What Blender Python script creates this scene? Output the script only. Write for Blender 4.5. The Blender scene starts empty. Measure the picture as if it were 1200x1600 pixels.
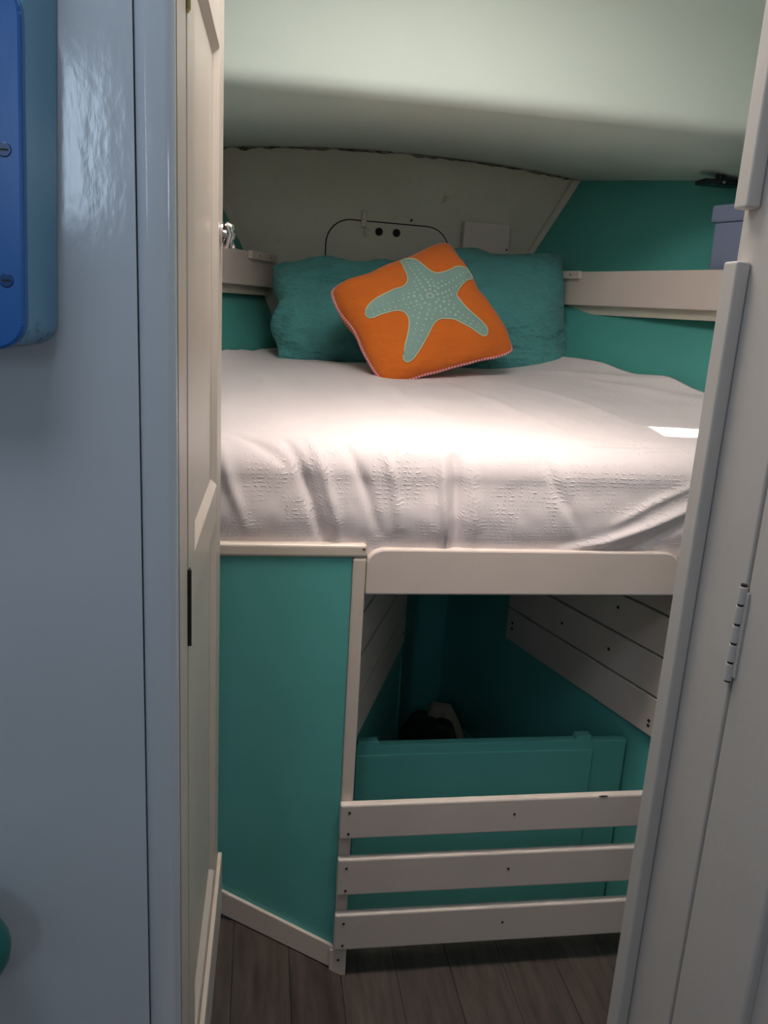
import bpy, bmesh, math, random
from mathutils import Vector, Matrix, noise as mnoise

random.seed(4)
scene = bpy.context.scene
COL = scene.collection

# ------------------------------------------------------------------ camera
EYE = 1.45
cam_d = bpy.data.cameras.new('camera')
cam = bpy.data.objects.new('camera', cam_d)
COL.objects.link(cam)
cam_d.sensor_fit = 'HORIZONTAL'
cam_d.sensor_width = 36.0
cam_d.lens = 37.8
cam_d.clip_start = 0.02
pit, rol, yaw = math.radians(14.28), math.radians(-3.41), math.radians(9.25)
w = Vector((math.sin(yaw) * math.cos(pit), math.cos(yaw) * math.cos(pit), -math.sin(pit)))
r0 = Vector((math.cos(yaw), -math.sin(yaw), 0))
d0 = w.cross(r0)
rr = r0 * math.cos(rol) + d0 * math.sin(rol)
dd = -r0 * math.sin(rol) + d0 * math.cos(rol)
m3 = Matrix((rr, -dd, -w)).transposed()
cam.matrix_world = Matrix.Translation((0, 0, EYE)) @ m3.to_4x4()
scene.camera = cam

# ------------------------------------------------------------------ world, sun, daylight through the openings, one added fill lamp
world = bpy.data.worlds.new('world')
scene.world = world
world.use_nodes = True
bg = world.node_tree.nodes['Background']
bg.inputs[0].default_value = (0.62, 0.78, 1.0, 1)
bg.inputs[1].default_value = 0.6

sun_d = bpy.data.lights.new('sun', 'SUN')
sun_d.energy = 14.0
sun_d.angle = 0.012
sun_d.color = (1.0, 0.93, 0.82)
sun = bpy.data.objects.new('sun', sun_d)
COL.objects.link(sun)
SUN_DIR = Vector((0.185, 0.0, -1.0)).normalized()
sun.rotation_euler = SUN_DIR.to_track_quat('-Z', 'Y').to_euler()


def area(name, loc, direction, sx, sy, power, color, spread=180):
    l = bpy.data.lights.new(name, 'AREA')
    l.shape = 'RECTANGLE'
    l.size, l.size_y = sx, sy
    l.energy = power
    l.color = color
    l.spread = math.radians(spread)
    o = bpy.data.objects.new(name, l)
    COL.objects.link(o)
    o.location = loc
    o.rotation_euler = Vector(direction).to_track_quat('-Z', 'Y').to_euler()
    return o


HATCH = (-0.05, 0.68, 0.98, 1.50)           # x0 x1 y0 y1 of the roof hatch
area('hatch_daylight', (0.315, 1.24, 2.292), (0, 0.0, -1), 0.68, 0.48, 9.6, (1.0, 0.94, 0.89))
area('hatch_sun_glow', (0.32, 1.22, 2.289), (0.08, 0.25, -1), 0.62, 0.18, 1.3, (1.0, 0.86, 0.74), 50)
area('companionway_daylight', (-0.685, -1.47, 1.95), (0.1, 1, -0.12), 0.17, 0.50, 2.7, (0.62, 0.80, 1.0))
area('bulkhead_fill', (-0.38, 0.26, 2.292), (0, 0, -1), 0.46, 0.46, 4.4, (0.70, 0.83, 1.0))  # lamp added overhead so the left bulkhead fades from bright top to dark foot
area('port_daylight', (1.27, -0.95, 1.80), (-1, 0.6, -0.2), 0.50, 0.20, 2.4, (0.72, 0.84, 1.0))

vs = scene.view_settings
vs.view_transform = 'Standard'
vs.look = 'None'
vs.gamma = 1.0
vs.use_curve_mapping = False
vs.exposure = 0.0


# ------------------------------------------------------------------ materials
def new_mat(name):
    m = bpy.data.materials.new(name)
    m.use_nodes = True
    nt = m.node_tree
    return m, nt, nt.nodes['Principled BSDF']


def N(nt, typ, **kw):
    n = nt.nodes.new(typ)
    for k, v in kw.items():
        setattr(n, k, v)
    return n


def mixrgb(nt, fac, a, b, mode='MIX'):
    n = nt.nodes.new('ShaderNodeMix')
    n.data_type = 'RGBA'
    n.blend_type = mode
    for sock, val in ((n.inputs[0], fac), (n.inputs[6], a), (n.inputs[7], b)):
        if hasattr(val, 'is_output'):
            nt.links.new(val, sock)
        elif isinstance(val, (tuple, list)):
            sock.default_value = (*val[:3], 1)
        else:
            sock.default_value = val
    return n.outputs[2]


def ramp(nt, src, p0, p1, c0=0.0, c1=1.0):
    n = nt.nodes.new('ShaderNodeMapRange')
    nt.links.new(src, n.inputs[0])
    n.inputs[1].default_value = p0
    n.inputs[2].default_value = p1
    n.inputs[3].default_value = c0
    n.inputs[4].default_value = c1
    return n.outputs[0]


def noise_tex(nt, scale, detail=3.0, stretch=(1, 1, 1), rough=0.5):
    tc = N(nt, 'ShaderNodeTexCoord')
    mp = N(nt, 'ShaderNodeMapping')
    mp.inputs['Scale'].default_value = stretch
    nt.links.new(tc.outputs['Object'], mp.inputs[0])
    n = N(nt, 'ShaderNodeTexNoise')
    n.inputs['Scale'].default_value = scale
    n.inputs['Detail'].default_value = detail
    n.inputs['Roughness'].default_value = rough
    nt.links.new(mp.outputs[0], n.inputs['Vector'])
    return n.outputs[0]


def paint(name, col, rough=0.38, mott=0.10, bump=0.12, bscale=55, stretch=(1, 1, 1), wear=None, wear_amt=0.70, wscale=16, spec=0.5):
    """Brushed household paint: slight mottling, brush relief, a few worn or dirty spots."""
    m, nt, b = new_mat(name)
    big = noise_tex(nt, 5, 4)
    dark = tuple(c * (1 - mott * 2) for c in col)
    c = mixrgb(nt, ramp(nt, big, 0.3, 0.7), dark, col)
    if wear:
        sp = noise_tex(nt, wscale, 5, rough=0.65)
        c = mixrgb(nt, ramp(nt, sp, wear_amt, wear_amt + 0.05), c, wear)
    nt.links.new(c, b.inputs['Base Color'])
    b.inputs['Roughness'].default_value = rough
    b.inputs['Specular IOR Level'].default_value = spec
    fine = noise_tex(nt, bscale, 3, stretch)
    bp = N(nt, 'ShaderNodeBump')
    bp.inputs['Strength'].default_value = bump
    bp.inputs['Distance'].default_value = 0.004
    nt.links.new(fine, bp.inputs['Height'])
    nt.links.new(bp.outputs[0], b.inputs['Normal'])
    return m


def metal(name, col, rough=0.25):
    m, nt, b = new_mat(name)
    n = noise_tex(nt, 60, 3)
    nt.links.new(mixrgb(nt, n, tuple(c * 0.8 for c in col), col), b.inputs['Base Color'])
    b.inputs['Metallic'].default_value = 1.0
    b.inputs['Roughness'].default_value = rough
    return m


def fabric(name, col, weave=900, bump=0.25, mott=0.1, rough=0.9, wrinkle=0.0):
    m, nt, b = new_mat(name)
    n = noise_tex(nt, 9, 4)
    c = mixrgb(nt, ramp(nt, n, 0.3, 0.7), tuple(x * (1 - mott) for x in col), col)
    nt.links.new(c, b.inputs['Base Color'])
    b.inputs['Roughness'].default_value = rough
    b.inputs['Sheen Weight'].default_value = 0.15
    b.inputs['Specular IOR Level'].default_value = 0.2
    f = noise_tex(nt, weave, 2)
    bp = N(nt, 'ShaderNodeBump')
    bp.inputs['Strength'].default_value = bump
    bp.inputs['Distance'].default_value = 0.001
    nt.links.new(f, bp.inputs['Height'])
    if wrinkle:
        wn = noise_tex(nt, 8, 4, (1.0, 1.0, 1.9), 0.6)
        b2 = N(nt, 'ShaderNodeBump')
        b2.inputs['Strength'].default_value = wrinkle
        b2.inputs['Distance'].default_value = 0.07
        nt.links.new(wn, b2.inputs['Height'])
        nt.links.new(b2.outputs[0], bp.inputs['Normal'])
    nt.links.new(bp.outputs[0], b.inputs['Normal'])
    return m


WHITE = paint('white_paint', (0.68, 0.58, 0.53), 0.42, 0.03, 0.08, 45, wear=(0.36, 0.30, 0.24), wear_amt=0.73)
WHITE_SLAT = paint('white_slat_paint', (0.62, 0.54, 0.49), 0.45, 0.04, 0.08, 45, (0.3, 1, 1), wear=(0.30, 0.24, 0.18), wear_amt=0.74)
CREAM = paint('cream_trim_paint', (0.67, 0.575, 0.50), 0.38, 0.03, 0.08, 40, (1, 1, 0.2), wear=(0.35, 0.24, 0.14), wear_amt=0.76)
BULK = paint('pale_bulkhead_paint', (0.60, 0.56, 0.47), 0.30, 0.06, 0.22, 70, wear=(0.42, 0.38, 0.29), wear_amt=0.66, wscale=7)
DECK = paint('pale_mint_gelcoat', (0.69, 0.76, 0.69), 0.62, 0.02, 0.05, 30)
SALOON = paint('grey_white_gloss_paint', (0.66, 0.67, 0.69), 0.13, 0.03, 0.07, 75, (1, 1, 0.4), spec=0.6)
JAMB = paint('warm_white_jamb_paint', (0.62, 0.565, 0.52), 0.40, 0.03, 0.12, 60, wear=(0.34, 0.29, 0.22), wear_amt=0.73)
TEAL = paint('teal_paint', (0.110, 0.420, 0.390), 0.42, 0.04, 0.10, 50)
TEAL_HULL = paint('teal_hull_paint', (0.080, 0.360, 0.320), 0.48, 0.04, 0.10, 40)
BLUE = paint('blue_paint', (0.015, 0.13, 0.42), 0.30, 0.06, 0.08, 45, (1, 1, 0.3), spec=0.6)
BLUE_LIGHT = paint('light_blue_paint', (0.18, 0.42, 0.62), 0.22, 0.08, 0.08, 30, (1, 1, 0.3), wear=(0.05, 0.14, 0.28), wear_amt=0.64, wscale=22, spec=0.6)
GREYBLUE = paint('blue_grey_plastic', (0.20, 0.24, 0.36), 0.4, 0.02, 0.0, 30)
DARK = paint('dark_hole', (0.012, 0.010, 0.009), 0.8, 0.1, 0.0)
RUST = paint('dark_nail_rust', (0.035, 0.022, 0.018), 0.7, 0.2, 0.1)
CAULK = paint('dirty_caulk', (0.30, 0.26, 0.20), 0.7, 0.35, 0.6, 90, wear=(0.05, 0.035, 0.025), wear_amt=0.52, wscale=26)
BLACK = paint('black_plastic', (0.015, 0.015, 0.017), 0.35, 0.1, 0.05)
CHROME = metal('chrome', (0.80, 0.76, 0.74), 0.12)
BRASS = metal('brass', (0.55, 0.42, 0.14), 0.35)
TEALFAB = fabric('teal_cotton', (0.095, 0.330, 0.325), 700, 0.3, 0.12, wrinkle=0.8)
ORANGE = fabric('orange_cotton', (0.74, 0.165, 0.020), 800, 0.3, 0.08, wrinkle=0.25)
STARFAB = fabric('pale_aqua_felt', (0.27, 0.42, 0.37), 1200, 0.3, 0.10)
STITCH = fabric('cream_stitching', (0.64, 0.66, 0.42), 1500, 0.3)
DOTS = fabric('pale_embroidery', (0.46, 0.62, 0.57), 1500, 0.3)
PINK = fabric('pink_yarn', (0.78, 0.11, 0.14), 1500, 0.3)
PALEYARN = fabric('pale_yarn', (0.72, 0.52, 0.52), 1500, 0.3)
DARKFAB = fabric('dark_cloth', (0.020, 0.018, 0.018), 500, 0.3)
PALECLOTH = fabric('pale_cloth', (0.42, 0.36, 0.28), 500, 0.3)
SCREWBLUE = paint('dark_blue_screw', (0.010, 0.06, 0.20), 0.25, 0.05, 0.0)
DARKTEAL = fabric('deep_teal_vinyl', (0.01, 0.16, 0.14), 300, 0.1, rough=0.5)


def sheet_material():
    m, nt, b = new_mat('white_seersucker')
    tc = N(nt, 'ShaderNodeTexCoord')
    sx = N(nt, 'ShaderNodeSeparateXYZ')
    nt.links.new(tc.outputs['Object'], sx.inputs[0])

    def math_(op, a, bb=None):
        n = N(nt, 'ShaderNodeMath', operation=op)
        for i, v in enumerate((a, bb)):
            if v is None:
                continue
            if hasattr(v, 'is_output'):
                nt.links.new(v, n.inputs[i])
            else:
                n.inputs[i].default_value = v
        return n.outputs[0]
    q = math_('SUBTRACT', sx.outputs[2], math_('MULTIPLY', sx.outputs[1], 0.8))
    wob = noise_tex(nt, 55, 3)
    wob2 = noise_tex(nt, 18, 2)
    row = math_('ADD', math_('MULTIPLY', q, 2 * math.pi / 0.0078), math_('MULTIPLY', wob2, 5.0))
    colx = math_('ADD', math_('MULTIPLY', sx.outputs[0], 2 * math.pi / 0.0150), math_('MULTIPLY', wob, 22.0))
    hgt = math_('MULTIPLY', math_('MAXIMUM', math_('SINE', row), 0.0), math_('MAXIMUM', math_('SINE', colx), 0.0))
    patch = ramp(nt, noise_tex(nt, 13, 3), 0.42, 0.62)
    hgt = math_('MULTIPLY', hgt, patch)
    fine = noise_tex(nt, 420, 2)
    hgt = math_('ADD', hgt, math_('MULTIPLY', fine, 0.10))
    bp = N(nt, 'ShaderNodeBump')
    bp.inputs['Strength'].default_value = 0.55
    bp.inputs['Distance'].default_value = 0.0022
    nt.links.new(hgt, bp.inputs['Height'])
    nt.links.new(bp.outputs[0], b.inputs['Normal'])
    n = noise_tex(nt, 4, 3)
    nt.links.new(mixrgb(nt, n, (0.76, 0.675, 0.685), (0.83, 0.755, 0.76)), b.inputs['Base Color'])
    b.inputs['Roughness'].default_value = 0.9
    b.inputs['Specular IOR Level'].default_value = 0.15
    return m


SHEET = sheet_material()


def plank_material():
    m, nt, b = new_mat('grey_brown_vinyl_plank')
    g1 = noise_tex(nt, 9, 8, (5.5, 0.55, 1), 0.65)
    g2 = noise_tex(nt, 40, 6, (6, 0.35, 1), 0.6)
    oi = N(nt, 'ShaderNodeObjectInfo')
    c = mixrgb(nt, ramp(nt, g1, 0.32, 0.70), (0.032, 0.023, 0.019), (0.092, 0.068, 0.055))
    c = mixrgb(nt, ramp(nt, g2, 0.55, 0.75, 0, 0.55), c, (0.030, 0.020, 0.016))
    tone = ramp(nt, oi.outputs['Random'], 0, 1, 0.78, 1.1)
    tn = N(nt, 'ShaderNodeCombineColor')
    for i in range(3):
        nt.links.new(tone, tn.inputs[i])
    c = mixrgb(nt, 1.0, c, tn.outputs[0], 'MULTIPLY')
    nt.links.new(c, b.inputs['Base Color'])
    b.inputs['Roughness'].default_value = 0.55
    bp = N(nt, 'ShaderNodeBump')
    bp.inputs['Strength'].default_value = 0.2
    bp.inputs['Distance'].default_value = 0.002
    nt.links.new(g2, bp.inputs['Height'])
    nt.links.new(bp.outputs[0], b.inputs['Normal'])
    return m


PLANK = plank_material()
GLASS_LID, _nt, _b = new_mat('frosted_acrylic')
_b.inputs['Base Color'].default_value = (0.85, 0.83, 0.78, 1)
_b.inputs['Roughness'].default_value = 0.6
_b.inputs['Transmission Weight'].default_value = 0.3


# ------------------------------------------------------------------ object helpers
def tag(o, label=None, cat=None, group=None, kind=None):
    if label:
        o['label'] = label
    if cat:
        o['category'] = cat
    if group:
        o['group'] = group
    if kind:
        o['kind'] = kind
    return o


def thing(name, loc, label, cat, group=None, kind=None):
    o = bpy.data.objects.new(name, None)
    o.empty_display_size = 0.05
    COL.objects.link(o)
    o.location = loc
    return tag(o, label, cat, group, kind)


def root_loc(o):
    p = Vector((0, 0, 0))
    while o is not None:
        p = p + o.location
        o = o.parent
    return p


def obj(name, bm, mat, parent=None, smooth=False, origin=None):
    """bm is in world coordinates; the mesh is re-based on its parent (or on origin)."""
    base = root_loc(parent) if parent else Vector(origin or (0, 0, 0))
    bmesh.ops.translate(bm, verts=bm.verts, vec=-base)
    bmesh.ops.recalc_face_normals(bm, faces=bm.faces)
    me = bpy.data.meshes.new(name)
    bm.to_mesh(me)
    bm.free()
    mats = mat if isinstance(mat, (list, tuple)) else [mat]
    for mm in mats:
        me.materials.append(mm)
    if smooth:
        for p in me.polygons:
            p.use_smooth = True
    o = bpy.data.objects.new(name, me)
    COL.objects.link(o)
    if parent:
        o.parent = parent
    else:
        o.location = base
    return o


def bevel(bm, off, seg=2, edges=None):
    if off > 0:
        bmesh.ops.bevel(bm, geom=edges or list(bm.edges), offset=off, segments=seg, profile=0.5, affect='EDGES')
    return bm


def box(x0, x1, y0, y1, z0, z1, bev=0.0, seg=2):
    bm = bmesh.new()
    bmesh.ops.create_cube(bm, size=1)
    for v in bm.verts:
        v.co = Vector(((x0 + x1) / 2 + v.co.x * (x1 - x0), (y0 + y1) / 2 + v.co.y * (y1 - y0), (z0 + z1) / 2 + v.co.z * (z1 - z0)))
    return bevel(bm, bev, seg)


def prism(pts, vec, bev=0.0, seg=2):
    """Polygon of 3D points extruded by vec."""
    bm = bmesh.new()
    vs_ = [bm.verts.new(p) for p in pts]
    f = bm.faces.new(vs_)
    r = bmesh.ops.extrude_face_region(bm, geom=[f])
    bmesh.ops.translate(bm, verts=[g for g in r['geom'] if isinstance(g, bmesh.types.BMVert)], vec=Vector(vec))
    bmesh.ops.recalc_face_normals(bm, faces=bm.faces)
    return bevel(bm, bev, seg)


def obox(p, ax, ay, az, bev=0.0, seg=2):
    """Oriented box: corner p and three edge vectors."""
    p, ax, ay, az = Vector(p), Vector(ax), Vector(ay), Vector(az)
    return prism([p, p + ax, p + ax + ay, p + ay], az, bev, seg)


def cyl(p0, p1, r0_, r1_=None, seg=16, bev=0.0):
    p0, p1 = Vector(p0), Vector(p1)
    bm = bmesh.new()
    bmesh.ops.create_cone(bm, cap_ends=True, segments=seg, radius1=r0_, radius2=r0_ if r1_ is None else r1_, depth=(p1 - p0).length)
    q = (p1 - p0).to_track_quat('Z', 'Y').to_matrix().to_4x4()
    bmesh.ops.transform(bm, matrix=Matrix.Translation((p0 + p1) / 2) @ q, verts=bm.verts)
    if bev:
        es = [e for e in bm.edges if len(e.link_faces) == 2 and e.calc_face_angle(0) > 1.0]
        bevel(bm, bev, 2, es)
    return bm


def sphere(c, rx, ry, rz, seg=14, rings=8):
    bm = bmesh.new()
    bmesh.ops.create_uvsphere(bm, u_segments=seg, v_segments=rings, radius=1)
    for v in bm.verts:
        v.co = Vector((c[0] + v.co.x * rx, c[1] + v.co.y * ry, c[2] + v.co.z * rz))
    return bm


def tube(pts, rad, seg=8, closed=False, stripe=0):
    """Swept round tube; stripe>0 alternates two material slots every `stripe` rings."""
    bm = bmesh.new()
    n = len(pts)
    pts = [Vector(p) for p in pts]
    rings = []
    up = Vector((0.13, 0.31, 0.94)).normalized()
    for i, p in enumerate(pts):
        a = pts[(i - 1) % n] if (closed or i > 0) else p
        c = pts[(i + 1) % n] if (closed or i < n - 1) else p
        t = (c - a).normalized()
        s = t.cross(up)
        if s.length < 1e-4:
            s = t.cross(Vector((1, 0, 0)))
        s.normalize()
        u = s.cross(t)
        rd = rad[i] if isinstance(rad, (list, tuple)) else rad
        rings.append([bm.verts.new(p + s * math.cos(2 * math.pi * k / seg) * rd + u * math.sin(2 * math.pi * k / seg) * rd) for k in range(seg)])
    for i in range(n if closed else n - 1):
        for k in range(seg):
            f = bm.faces.new((rings[i][k], rings[i][(k + 1) % seg], rings[(i + 1) % n][(k + 1) % seg], rings[(i + 1) % n][k]))
            if stripe:
                f.material_index = (i // stripe) % 2
    if not closed:
        bm.faces.new(rings[0])
        bm.faces.new(rings[-1])
    return bm


def grid(fn, nu, nv):
    """Open surface from fn(i/nu, j/nv)."""
    bm = bmesh.new()
    vv = [[bm.verts.new(fn(i / nu, j / nv)) for j in range(nv + 1)] for i in range(nu + 1)]
    for i in range(nu):
        for j in range(nv):
            bm.faces.new((vv[i][j], vv[i + 1][j], vv[i + 1][j + 1], vv[i][j + 1]))
    return bm


def merge(*bms):
    out = bmesh.new()
    for b in bms:
        me = bpy.data.meshes.new('tmp')
        b.to_mesh(me)
        b.free()
        out.from_mesh(me)
        bpy.data.meshes.remove(me)
    return out


def slab(fn, nu, nv, thick):
    """Surface fn thickened along a fixed vector, closed."""
    bm = bmesh.new()
    t = Vector(thick)
    a = [[bm.verts.new(fn(i / nu, j / nv)) for j in range(nv + 1)] for i in range(nu + 1)]
    b = [[bm.verts.new(a[i][j].co + t) for j in range(nv + 1)] for i in range(nu + 1)]
    for i in range(nu):
        for j in range(nv):
            bm.faces.new((a[i][j], a[i + 1][j], a[i + 1][j + 1], a[i][j + 1]))
            bm.faces.new((b[i][j], b[i][j + 1], b[i + 1][j + 1], b[i + 1][j]))
    for i in range(nu):
        bm.faces.new((a[i][0], b[i][0], b[i + 1][0], a[i + 1][0]))
        bm.faces.new((a[i][nv], a[i + 1][nv], b[i + 1][nv], b[i][nv]))
    for j in range(nv):
        bm.faces.new((a[0][j], a[0][j + 1], b[0][j + 1], b[0][j]))
        bm.faces.new((a[nu][j], b[nu][j], b[nu][j + 1], a[nu][j + 1]))
    return bm


def sm(x, a=0.0, b=1.0):
    t = max(0.0, min(1.0, (x - a) / (b - a)))
    return t * t * (3 - 2 * t)


def lerp_tab(tab, x):
    if x <= tab[0][0]:
        return tab[0][1]
    for (x0, y0), (x1, y1) in zip(tab, tab[1:]):
        if x <= x1:
            return y0 + (y1 - y0) * (x - x0) / (x1 - x0)
    return tab[-1][1]


# hull section at the forward bulkhead (height -> half breadth position on starboard)
HULL = [(0.85, 0.62), (1.10, 0.72), (1.30, 0.78), (1.50, 0.865), (1.65, 0.936), (1.93, 1.10), (2.25, 1.30)]
YB = 2.90        # forward bulkhead
YF = 1.50        # berth front


def hull_r(y, z):
    rate = 0.40 + 0.10 * sm(z, 1.3, 1.6)
    return lerp_tab(HULL, z) + rate * (YB - y)


def hull_l(y, z):
    return 0.86 - lerp_tab(HULL, z) - 0.40 * (YB - y)


def deck_z(x, y):
    c = sm(y, 1.95, 2.30)
    return 1.900 + (y - 1.95) * 0.038 + 0.018 * sm(y, 1.985, 2.10) - 0.092 * (x - 0.45) ** 2 * c


# ------------------------------------------------------------------ setting: floor with planks
def floor_z(x):
    return max(0.0, min(0.19, (0.205 - x) * 0.655))


fl = obj('floor', box(-1.3, 1.9, -1.6, 3.0, -0.06, -0.012), RUST)
tag(fl, kind='structure')
edges_x = [0.205]
while edges_x[0] > -0.08:
    edges_x.insert(0, edges_x[0] - 0.118)
x = 0.205
while x < 1.2:
    x += 0.125
    edges_x.append(x)
for i in range(len(edges_x) - 1):
    xa, xb = edges_x[i] + 0.0007, edges_x[i + 1] - 0.0007
    for (ya, yb) in ((-0.9 + 0.35 * (i % 3), 0.95 + 0.11 * ((i * 5) % 3)), (0.95 + 0.11 * ((i * 5) % 3), 1.66)):
        bm = box(xa, xb, ya + 0.0007, yb - 0.0007, -0.012, 0.0)
        for v in bm.verts:
            v.co.z += floor_z(v.co.x)
        obj('plank', bm, PLANK, fl)

# ------------------------------------------------------------------ setting: hull sides, forward bulkhead, deck
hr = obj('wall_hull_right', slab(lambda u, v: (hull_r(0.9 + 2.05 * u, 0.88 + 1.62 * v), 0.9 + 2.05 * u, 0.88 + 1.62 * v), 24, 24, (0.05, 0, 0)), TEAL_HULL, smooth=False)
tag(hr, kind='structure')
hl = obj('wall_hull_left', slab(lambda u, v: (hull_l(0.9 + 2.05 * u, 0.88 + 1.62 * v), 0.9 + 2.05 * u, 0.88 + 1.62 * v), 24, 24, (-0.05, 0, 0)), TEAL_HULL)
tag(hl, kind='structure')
for o in (hr, hl):
    for p in o.data.polygons:
        p.use_smooth = True
    md = o.modifiers.new('edge', 'EDGE_SPLIT')
    md.split_angle = math.radians(40)

wf = obj('wall_forward', box(-0.65, 1.50, YB, YB + 0.03, 0.9, 2.05), BULK)
tag(wf, kind='structure')


# foredeck underside with rounded aft lip and the aft-facing step up to the coachroof
def deck_profile():
    pts = []
    for k in range(17):                                   # forward underside, closer rows near the lip
        pts.append(('d', 1.985 + (2.97 - 1.985) * (1 - k / 16) ** 2.2))
    R = 0.034
    for k in range(1, 11):                                # rounded lip
        a = k / 10 * math.radians(94)
        pts.append(('r', 1.985 - R * math.sin(a), R * (1 - math.cos(a))))
    y1, z1 = pts[-1][1], pts[-1][2]
    for k in range(1, 7):
        t = k / 6
        pts.append(('r', y1 + 0.020 * t, z1 + 0.215 * t))
    y1, z1 = pts[-1][1], pts[-1][2]
    for k in range(1, 7):                                 # cove up to the coachroof
        t = k / 6
        pts.append(('r', y1 - 0.07 * t, z1 + 0.165 * t))
    return pts


DP = deck_profile()


def deck_fn(u, v):
    X = -1.3 + 3.3 * u
    e = DP[min(len(DP) - 1, int(round(v * (len(DP) - 1))))]
    if e[0] == 'd':
        return (X, e[1], deck_z(X, e[1]))
    return (X, e[1], deck_z(X, 1.985) + e[2])


fd = obj('ceiling_foredeck', grid(deck_fn, 40, len(DP) - 1), DECK, smooth=True)
tag(fd, kind='structure')
so = fd.modifiers.new('solid', 'SOLIDIFY')
so.thickness = 0.02
so.offset = 1.0

# coachroof overhead with the hatch opening and two added openings, for the sun and the fill lamp
hx0, hx1, hy0, hy1 = HATCH
FILL_GAP = (-0.62, -0.14, 0.02, 0.50)            # opening added over the bulkhead fill lamp
SUN_GAP = (0.680, 0.870, 1.655, 1.730)          # unseen opening, made up so the sun throws a patch on the bed
ZC = 2.300


def roof_bm():
    xs = sorted({-1.3, hx0, hx1, SUN_GAP[0], SUN_GAP[1], FILL_GAP[0], FILL_GAP[1], 2.0})
    ys = sorted({-1.6, hy0, hy1, SUN_GAP[2], SUN_GAP[3], FILL_GAP[2], FILL_GAP[3], 1.98})
    parts = []
    for a, b in zip(xs, xs[1:]):
        for c, d in zip(ys, ys[1:]):
            mx, my = (a + b) / 2, (c + d) / 2
            if hx0 < mx < hx1 and hy0 < my < hy1:
                continue
            if FILL_GAP[0] < mx < FILL_GAP[1] and FILL_GAP[2] < my < FILL_GAP[3]:
                continue
            if SUN_GAP[0] < mx < SUN_GAP[1] and SUN_GAP[2] < my < SUN_GAP[3]:
                continue
            parts.append(box(a, b, c, d, ZC, ZC + 0.03))
    return merge(*parts)


tag(obj('ceiling', roof_bm(), DECK), kind='structure')
ht = thing('window_1', (0.315, 1.24, ZC), None, None, kind='structure')
obj('lid', box(hx0 - 0.02, hx1 + 0.02, hy0 - 0.02, hy1 + 0.02, ZC + 0.031, ZC + 0.041), GLASS_LID, ht)
for a in ((hx0 - 0.02, hx0, hy0 - 0.02, hy1 + 0.02), (hx1, hx1 + 0.02, hy0 - 0.02, hy1 + 0.02), (hx0, hx1, hy0 - 0.02, hy0), (hx0, hx1, hy1, hy1 + 0.02)):
    obj('frame', box(*a, ZC - 0.014, ZC - 0.0005, 0.003), WHITE, ht)

# dark caulk line, broken and lumpy, along the joint of bulkhead and deck
pts, rad = [], []
for k in range(121):
    X = -0.22 + k * (1.09 + 0.22) / 120
    jit = mnoise.noise(Vector((X * 24, 3.1, 0)))
    pts.append((X, YB - 0.004, deck_z(X, YB) - 0.002 + 0.004 * mnoise.noise(Vector((X * 40, 0, 9)))))
    rad.append(max(0.0010, 0.0040 + 0.011 * jit))
obj('caulk_bead', tube(pts, rad, 6), CAULK, wf, smooth=True)

# battens along the sloped edges of the bulkhead
for side in (1, -1):
    h = hull_r if side > 0 else hull_l
    za, zb = 1.50, 1.915
    a = Vector((h(YB - 0.012, za), YB - 0.014, za))
    b = Vector((h(YB - 0.012, zb), YB - 0.014, zb))
    obj('edge_batten', obox(a, b - a, (-0.030 * side, 0, 0), (0, 0.0135, 0), 0.003), BULK, wf)

# access panel in the bulkhead, framed by a narrow dark joint
def rounded_top(x0, x1, zt_l, zt_r, zb, r, n=8):
    pts = [(x0, zb)]
    for k in range(n + 1):
        a = math.pi - k / n * math.pi / 2
        pts.append((x0 + r + r * math.cos(a), zt_l - r + r * math.sin(a)))
    for k in range(n + 1):
        a = math.pi / 2 - k / n * math.pi / 2
        pts.append((x1 - r + r * math.cos(a), zt_r - r + r * math.sin(a)))
    pts.append((x1, zb))
    return pts


obj('panel_joint', prism([(px, YB - 0.0012, pz) for px, pz in rounded_top(0.213, 0.648, 1.732, 1.728, 1.32, 0.085)], (0, 0.001, 0)), DARK, wf)
ap = obj('access_panel', prism([(px, YB - 0.0052, pz) for px, pz in rounded_top(0.2175, 0.6435, 1.7275, 1.7235, 1.325, 0.081)], (0, 0.004, 0)), BULK, wf)
for hx in (0.396, 0.457):
    obj('finger_hole', cyl((hx, YB - 0.0062, 1.697), (hx, YB - 0.0053, 1.697), 0.0135, seg=20), DARK, ap)
tg = obj('turn_button', box(0.333, 0.352, YB - 0.013, YB - 0.0053, 1.708, 1.762, 0.004), CREAM, wf)
obj('screw', cyl((0.507, YB - 0.006, 1.742), (0.507, YB - 0.0002, 1.742), 0.0045, seg=10), RUST, wf)

jb = thing('junction_box', (0.765, YB, 1.635), 'square pale wooden cover box on the forward bulkhead behind the pillows', 'box')
obj('cover', box(0.684, 0.848, YB - 0.050, YB - 0.0003, 1.60, 1.750, 0.004), WHITE, jb)
obj('screw', cyl((0.840, YB - 0.052, 1.665), (0.840, YB - 0.0495, 1.665), 0.0035, seg=8), RUST, jb)

# ------------------------------------------------------------------ setting: berth locker walls with painted slats
def wall_strip(name, p, q, z0, z1, out, mat):
    """Vertical wall from p to q (plan points), thickness towards out."""
    p, q = Vector((*p, z0)), Vector((*q, z0))
    o = obj(name, obox(p, q - p, Vector((*out, 0)), (0, 0, z1 - z0)), mat)
    return tag(o, kind='structure')


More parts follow.
